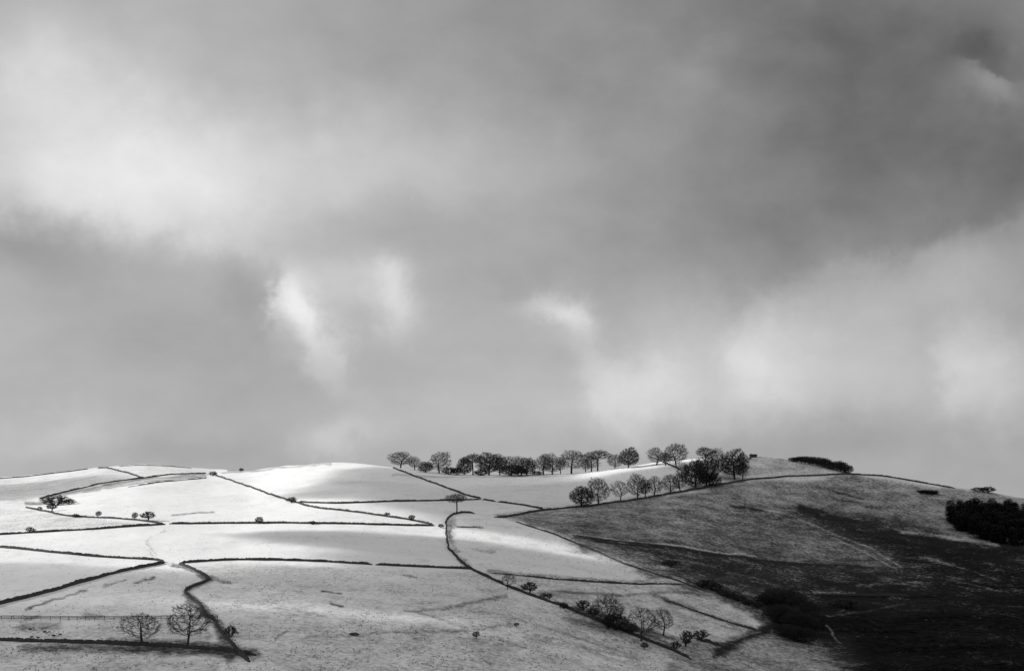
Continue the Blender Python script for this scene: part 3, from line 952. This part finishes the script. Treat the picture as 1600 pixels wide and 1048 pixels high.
def stone_wall(px_pts, label, h=1.35, ruin=0.0, group='dry stone walls between the fields'):
    L = ground_line(px_pts)
    n = len(L)
    tdir = np.gradient(L[:, :2], axis=0)
    tdir /= np.linalg.norm(tdir, axis=1, keepdims=True) + 1e-9
    nor = np.stack([-tdir[:, 1], tdir[:, 0]], 1)
    root = empty('stone_wall', tuple(L[n // 2]))
    o = L[n // 2]
    s = np.arange(n) * 0.9
    hh = h * .70 * np.clip(np.minimum(s, s[-1] - s) / 1.8, .3, 1) * (1 + .16 * vnoise(s / 7, s * 0 + h * 7, 40) + .16 * vnoise(s / 2.6, s * 0 + h * 3, 43) + .09 * rng.normal(0, .6, n))
    if ruin:
        hh *= np.clip(1 - ruin * (0.5 + vnoise(s / 9, s * 0 + 3, 41)), .15, 1)
    prof = [(-.30, -.35), (-.28, .45), (-.2, .86), (.2, .86), (.28, .45), (.30, -.35)]
    V = []
    for a, zf in prof:
        j = rng.normal(0, .035, n)
        z = np.where(zf < 0, zf, zf * hh)
        V.append(np.column_stack([L[:, :2] + nor * (a + j)[:, None], L[:, 2] + z + (rng.normal(0, .02, n) if zf > 0 else 0)]))
    V = np.stack(V, 1) - o
    k = len(prof)
    b = (np.arange(n - 1) * k)[:, None]
    Fq = [b + np.array([[i, i + 1, k + i + 1, k + i]]) for i in range(k - 1)]
    ends = np.array([[0, 1, 4, 5], [1, 2, 3, 4]])
    Fq += [ends[:, ::-1], ends + (n - 1) * k]
    obj('stonework', mesh_np('stonework', V.reshape(-1, 3), np.concatenate(Fq, 0), M_STONE), root)
    # coping: upright stones, one after the other
    CV, CF = [], []
    step = 0.45
    m = int((n - 1) * 0.9 / step)
    u = (np.arange(m) + .5) * step / 0.9
    i0 = np.clip(u.astype(int), 0, n - 2); fr = (u - i0)[:, None]
    c = L[i0] * (1 - fr) + L[i0 + 1] * fr
    ch = (hh[i0] * (1 - fr[:, 0]) + hh[i0 + 1] * fr[:, 0])
    tt_, nn_ = tdir[i0], nor[i0]
    keep = rng.random(m) > (.04 + ruin * .6)
    hw, hd, hz = rng.uniform(.13, .23, m), rng.uniform(.16, .25, m), rng.uniform(.08, .26, m)
    tilt = rng.normal(0, .06, m)
    for (sx, sy, sz) in ((-1, -1, 0), (1, -1, 0), (1, 1, 0), (-1, 1, 0), (-1, -1, 1), (1, -1, 1), (1, 1, 1), (-1, 1, 1)):
        sh = 1 - .22 * sz
        p = c[:, :2] + tt_ * (sx * hw * sh + tilt * sz)[:, None] + nn_ * (sy * hd * sh)[:, None]
        CV.append(np.column_stack([p, c[:, 2] + ch * .86 + .005 + sz * hz]))
    CV = (np.stack(CV, 1) - o)[keep]
    q = (np.arange(len(CV)) * 8)[:, None]
    CF = [q + np.array([f]) for f in ((0, 3, 2, 1), (4, 5, 6, 7), (0, 1, 5, 4), (1, 2, 6, 5), (2, 3, 7, 6), (3, 0, 4, 7))]
    obj('coping', mesh_np('coping', CV.reshape(-1, 3), np.concatenate(CF, 0), M_COPE), root)
    tag(root, label, 'stone wall', group)
    return root


WALLS = [
    ([(-60, 752), (38, 745), (80, 740), (138, 732)], 'wall running up to the skyline from the far left edge', 1.2, 0),
    ([(153, 731.5), (166, 731), (195, 738), (224, 747)], 'short wall dropping from the left skyline to the sunken lane', 1.5, 0),
    ([(186, 728.5), (220, 726.5), (256, 728), (300, 731.5)], 'faint wall following the pale left skyline', .9, .3),
    ([(62, 779), (100, 769), (160, 755), (224, 747), (265, 741), (322, 739.5)], 'wall along the upper side of the sunken lane at far left', 1.3, .2),
    ([(200, 761), (250, 753), (322, 747)], 'broken wall along the lower side of the sunken lane', .9, .6),
    ([(332, 741), (390, 761), (447, 781), (490, 793), (562, 801), (640, 812), (677, 820)], 'long diagonal wall descending across the bright snow field', 1.35, 0),
    ([(467, 784.5), (520, 787), (600, 784), (700, 782), (752, 780.5)], 'upper cross wall behind the solitary tree', 1.35, 0),
    ([(614, 731), (650, 745), (700, 763), (735, 776), (752, 779)], 'straight wall slanting down from the leftmost skyline tree', 1.4, 0),
    ([(754, 780.5), (775, 783.8)], 'short wall piece left of the small gateway near the solitary tree', 1.35, 0),
    ([(777.5, 784.2), (815, 789), (850, 796)], 'wall from the small gateway down to the hillside wall', 1.4, 0),
    ([(-60, 839), (38, 833), (130, 828), (200, 823), (258, 819)], 'left stretch of the long level wall, rising to the wall corner', 1.3, 0),
    ([(264, 818.5), (330, 818), (450, 817.5), (560, 819), (640, 821), (678, 821.5)], 'long level wall below the brightest snow field', 1.5, 0),
    ([(40, 793), (75, 800), (110, 807), (180, 810), (215, 813), (256, 818.5)], 'slanting field wall carrying the pair of thorns at left', 1.2, 0),
    ([(-60, 850), (38, 858.5), (90, 864), (150, 870), (245, 875), (257, 879)], 'wall from the left edge to the lane junction', 1.35, 0),
    ([(-60, 960), (38, 935), (100, 918), (180, 895), (256, 880)], 'thick dark wall climbing from the lower left edge to the lane junction', 1.75, 0),
    ([(280, 880), (310, 877.5), (370, 874.5), (460, 876), (520, 878.5), (582, 882)], 'middle wall left of its narrow gap', 1.4, 0),
    ([(586.5, 882.4), (660, 886), (737, 889)], 'middle wall right of its narrow gap, meeting the curving wall', 1.5, 0),
    ([(280, 881), (310, 893), (327, 906), (295, 919), (290, 924), (320, 955), (345, 985), (372, 1018), (390, 1034)], 'winding wall zigzagging down a gully at the lower left', 1.35, 0),
    ([(-60, 997), (38, 1002), (150, 1005), (250, 1010), (330, 1015), (400, 1024)], 'black wall along the bottom left edge', 1.5, 0),
    ([(742, 802.5), (728, 800.5), (714, 802), (702, 807), (697, 820), (697, 840), (702, 858), (718, 878), (737, 889.5), (762, 901), (788, 914)], 'upper curving part of the long wall below the solitary tree', 1.5, 0),
    ([(790, 915), (830, 931), (880, 947), (930, 968), (990, 992), (1050, 1016), (1080, 1030)], 'lower tree-lined part of the long wall running to the bottom edge', 1.45, 0),
    ([(772, 808), (788, 809), (815, 803), (850, 797.5), (920, 791), (1000, 780), (1060, 769), (1115, 760), (1160, 751), (1230, 744.5), (1330, 741), (1380, 744), (1440, 754), (1492, 763)], 'long hillside wall rising behind the tree row to the right skyline', 1.45, 0),
    ([(806, 815), (860, 833), (920, 857), (980, 882), (1060, 908), (1100, 923)], 'thin wall slanting down the slope to the valley thicket', .9, .35),
    ([(895, 836), (960, 845.5), (1040, 853), (1100, 863), (1180, 874), (1250, 881), (1330, 884)], 'dark wall under the bank crossing the shaded slope', 1.0, .25),
    ([(768, 895.5), (800, 898), (870, 905.5), (940, 910), (1000, 913), (1066, 912)], 'broken level wall crossing above the tree-lined wall', 1.0, .45),
    ([(1040, 938), (1080, 952), (1120, 966), (1185, 986)], 'low slanting wall near the bottom, left of the valley thicket', .9, .35),
    ([(1035, 722.5), (1048, 727), (1062, 734)], 'short wall dropping from the skyline below the highest crown', 1.4, 0),
    ([(1272, 929), (1340, 929.5), (1420, 931)], 'wall across the dark valley floor at right', 1.2, .2),
    ([(713, 823), (730, 823.5), (756, 824.5)], 'ruined wall stub inside the bend of the curving wall', .7, .5),
]
for pts_, lb, h, ru in WALLS:
    stone_wall(pts_, lb, h, max(ru, .12))

# ------------------------------------------------------------------ post and rail fence at the lower left
fl = ground_line([(-60, 968), (38, 968.3), (150, 969), (250, 968), (340, 966.5)], 2.6)
fr_ = empty('field_fence', tuple(fl[len(fl) // 2]))
tag(fr_, 'straight post and rail fence behind the two lower left trees', 'fence')
fo = fl[len(fl) // 2]


def box_mesh(name, sx, sy, sz, mat):
    v = np.array([(x * sx, y * sy, z * sz) for z in (0, 1) for x, y in ((-.5, -.5), (.5, -.5), (.5, .5), (-.5, .5))])
    v[4:, :2] *= .9
    return mesh_np(name, v, np.array([(0, 3, 2, 1), (4, 5, 6, 7), (0, 1, 5, 4), (1, 2, 6, 5), (2, 3, 7, 6), (3, 0, 4, 7)]), mat)


post_me = box_mesh('post', .13, .13, 1.5, M_TIMBER)
for p in fl:
    o = obj('post', post_me, fr_)
    o.location = Vector(p) - Vector(fo) - Vector((0, 0, .4))
    o.rotation_euler = (random.gauss(0, .03), random.gauss(0, .03), random.uniform(0, 1))
for a, b in zip(fl[:-1], fl[1:]):
    for zz in (.45, .82, 1.15):
        v, f = prisms([a - fo + (0, -.09, zz)], [b - fo + (0, -.09, zz + random.gauss(0, .03))], [.085], [.085], 4)
        obj('rail', mesh_np('rail', v, f, M_TIMBER), fr_)

# ------------------------------------------------------------------ hut on the hilltop
hp = hit(1177, 714)
hut = empty('stone_hut', (hp.x, hp.y, hp.z), R(8))
tag(hut, 'small low stone hut on the hilltop right of the trees', 'hut')
w_, d_, h_ = 4.4, 2.6, 1.3
v = np.array([(x * w_ / 2, y * d_ / 2, z) for z in (-.5, h_) for x, y in ((-1, -1), (1, -1), (1, 1), (-1, 1))] + [(-w_ / 2, 0, h_ + .55), (w_ / 2, 0, h_ + .55)])
f4 = np.array([(0, 1, 5, 4), (1, 2, 6, 5), (2, 3, 7, 6), (3, 0, 4, 7), (4, 5, 6, 7)])
obj('wall', mesh_np('wall', v[:8], f4, M_STONE), hut)
rv, rf = [], []
for s_ in (-1, 1):
    b = len(rv)
    for (x, y, z) in ((-1, 1, 0), (1, 1, 0), (1, 0, 1), (-1, 0, 1)):
        for t_ in (0.01, .13):
            rv.append((x * (w_ / 2 + .25), s_ * y * (d_ / 2 + .25), h_ - .08 + z * .68 + t_))
    rf += [(b, b + 2, b + 4, b + 6), (b + 1, b + 7, b + 5, b + 3), (b, b + 1, b + 3, b + 2), (b + 2, b + 3, b + 5, b + 4), (b + 6, b + 7, b + 1, b)]
obj('roof', mesh_np('roof', np.array(rv), np.array(rf), M_ROOF), hut)
obj('door', box_mesh('door', .8, .06, 1.15, M_TIMBER), hut).location = (.6, -d_ / 2 - .04, -.02)
cp = box_mesh('chimney', .5, .5, .9, M_STONE)
obj('chimney', cp, hut).location = (-1.5, 0, h_ + .3)

# ------------------------------------------------------------------ dead sapling on the shaded slope
sp = hit(1164, 803)
tw = empty('dead_sapling', (sp.x, sp.y, sp.z - .05))
tag(tw, 'thin dead sapling standing alone on the shaded slope', 'sapling')
P0, P1, Ra, Rb = [], [], [], []
p = np.array([0, 0, -.2]); r = .13
for i in range(10):
    q = p + np.array([random.gauss(0, .07), random.gauss(0, .07), .72])
    P0.append(p); P1.append(q); Ra.append(r); Rb.append(r * .87); p = q; r *= .87
v, f = prisms(P0, P1, Ra, Rb, 6)
obj('stem', mesh_np('stem', v, f, M_BARK, True), tw)
b0, b1, ra, rb = [], [], [], []
for i in range(3, 10):
    for k in range(5):
        a = random.uniform(0, 6.28); l = random.uniform(.5, 1.2)
        q = P1[i] + np.array([math.cos(a) * l * .6, math.sin(a) * l * .6, l * .7])
        b0.append(P1[i]); b1.append(q); ra.append(.035); rb.append(.012)
v, f = prisms(b0, b1, ra, rb, 4)
obj('branches', mesh_np('branches', v, f, M_TWIG), tw)

# ------------------------------------------------------------------ boulders in the lower left field
BMESH = []
for k in range(3):
    v = ICO_V[:162].copy() if False else ICO_V.copy()
    n_ = .20 * vnoise(v[:, 0] * 1.6 + k * 9, v[:, 1] * 1.6 + v[:, 2] * 1.1, 50 + k) + .08 * vnoise(v[:, 0] * 4 + k, v[:, 2] * 4, 60 + k)
    v = v * (1 + n_)[:, None]
    v[:, 2] = np.where(v[:, 2] < 0, v[:, 2] * .5, v[:, 2])
    BMESH.append(mesh_np('boulder', v, ICO_F, M_ROCK))
for i, (x, y, w) in enumerate([(70, 987, 5), (77, 987, 4), (84, 993, 6), (94, 991, 4.5), (49, 995, 5), (60, 996, 4.5), (47, 983, 5), (96, 999, 4), (118, 1000, 5)]):
    p = hit(x, y)
    o = obj('boulder', BMESH[i % 3])
    s_ = w * p.y / F / 2
    o.location = (p.x, p.y, p.z + s_ * .1)
    o.scale = (s_ * 1.1, s_, s_ * .75)
    o.rotation_euler = (0, 0, random.uniform(0, 6))
    tag(o, 'small dark boulder poking out of the snow above the bottom left wall', 'boulder', 'boulders in the bottom left field')

# ------------------------------------------------------------------ grass tussocks poking through the thin snow
tx = rng.uniform(-60, 1660, 90000)
ty = rng.uniform(745, 1056, 90000)
ci = np.clip(np.searchsorted(cols, tx), 1, nc - 1)
tpar = np.clip((ty - yc[ci]) / (YB - yc[ci]), 0, 1) ** (1 / 1.35)
ri = np.clip((tpar * (NV - 1)).astype(int), 0, NV - 2) + NF
cvr = cover_shade[ri, ci]
mrr = moor_gloom[ri, ci]
okm = (ty > yc[ci] + 3) & (rng.random(len(tx)) < np.clip((.93 - cvr) * 1.1, 0, .5) * np.clip(1.1 - mrr * 1.2, .18, 1)) & (vnoise(tx / 30, ty / 10, 70) + .5 * vnoise(tx / 9, ty / 4, 71) > .0)
sel = np.where(okm)[0][:17000]
r0_ = gv.reshape(nr, nc, 3)[ri[sel], ci[sel]]
r1_ = gv.reshape(nr, nc, 3)[ri[sel] + 1, ci[sel]]
base = r0_ + (r1_ - r0_) * rng.random((len(sel), 1))
base2 = gv.reshape(nr, nc, 3)[ri[sel], ci[sel] - 1]
base = base + (base2 - r0_) * rng.random((len(sel), 1))
nb = 5
ang = rng.uniform(0, 6.28, (len(sel), nb))
hgt = rng.uniform(.10, .34, (len(sel), nb)) * (0.7 + .6 * rng.random((len(sel), 1)))
spread = rng.uniform(.05, .35, (len(sel), nb))
c_, s_ = np.cos(ang), np.sin(ang)
bw_ = .07
cen = base[:, None, :] + np.stack([c_ * spread * .5, s_ * spread * .5, np.full_like(c_, -.05)], -1)
va = cen + np.stack([-s_ * bw_, c_ * bw_, 0 * c_], -1)
vb = cen - np.stack([-s_ * bw_, c_ * bw_, 0 * c_], -1)
vt = cen + np.stack([c_ * spread * .8, s_ * spread * .8, hgt + .05], -1)
tv = np.stack([va, vb, vt], 2).reshape(-1, 3)
tuft = obj('grass_tussocks', mesh_np('grass_tussocks', tv, np.arange(len(tv)).reshape(-1, 3), M_TUFT))
tag(tuft, 'tufts of dead grass poking through the thin snow', 'grass', kind='stuff')
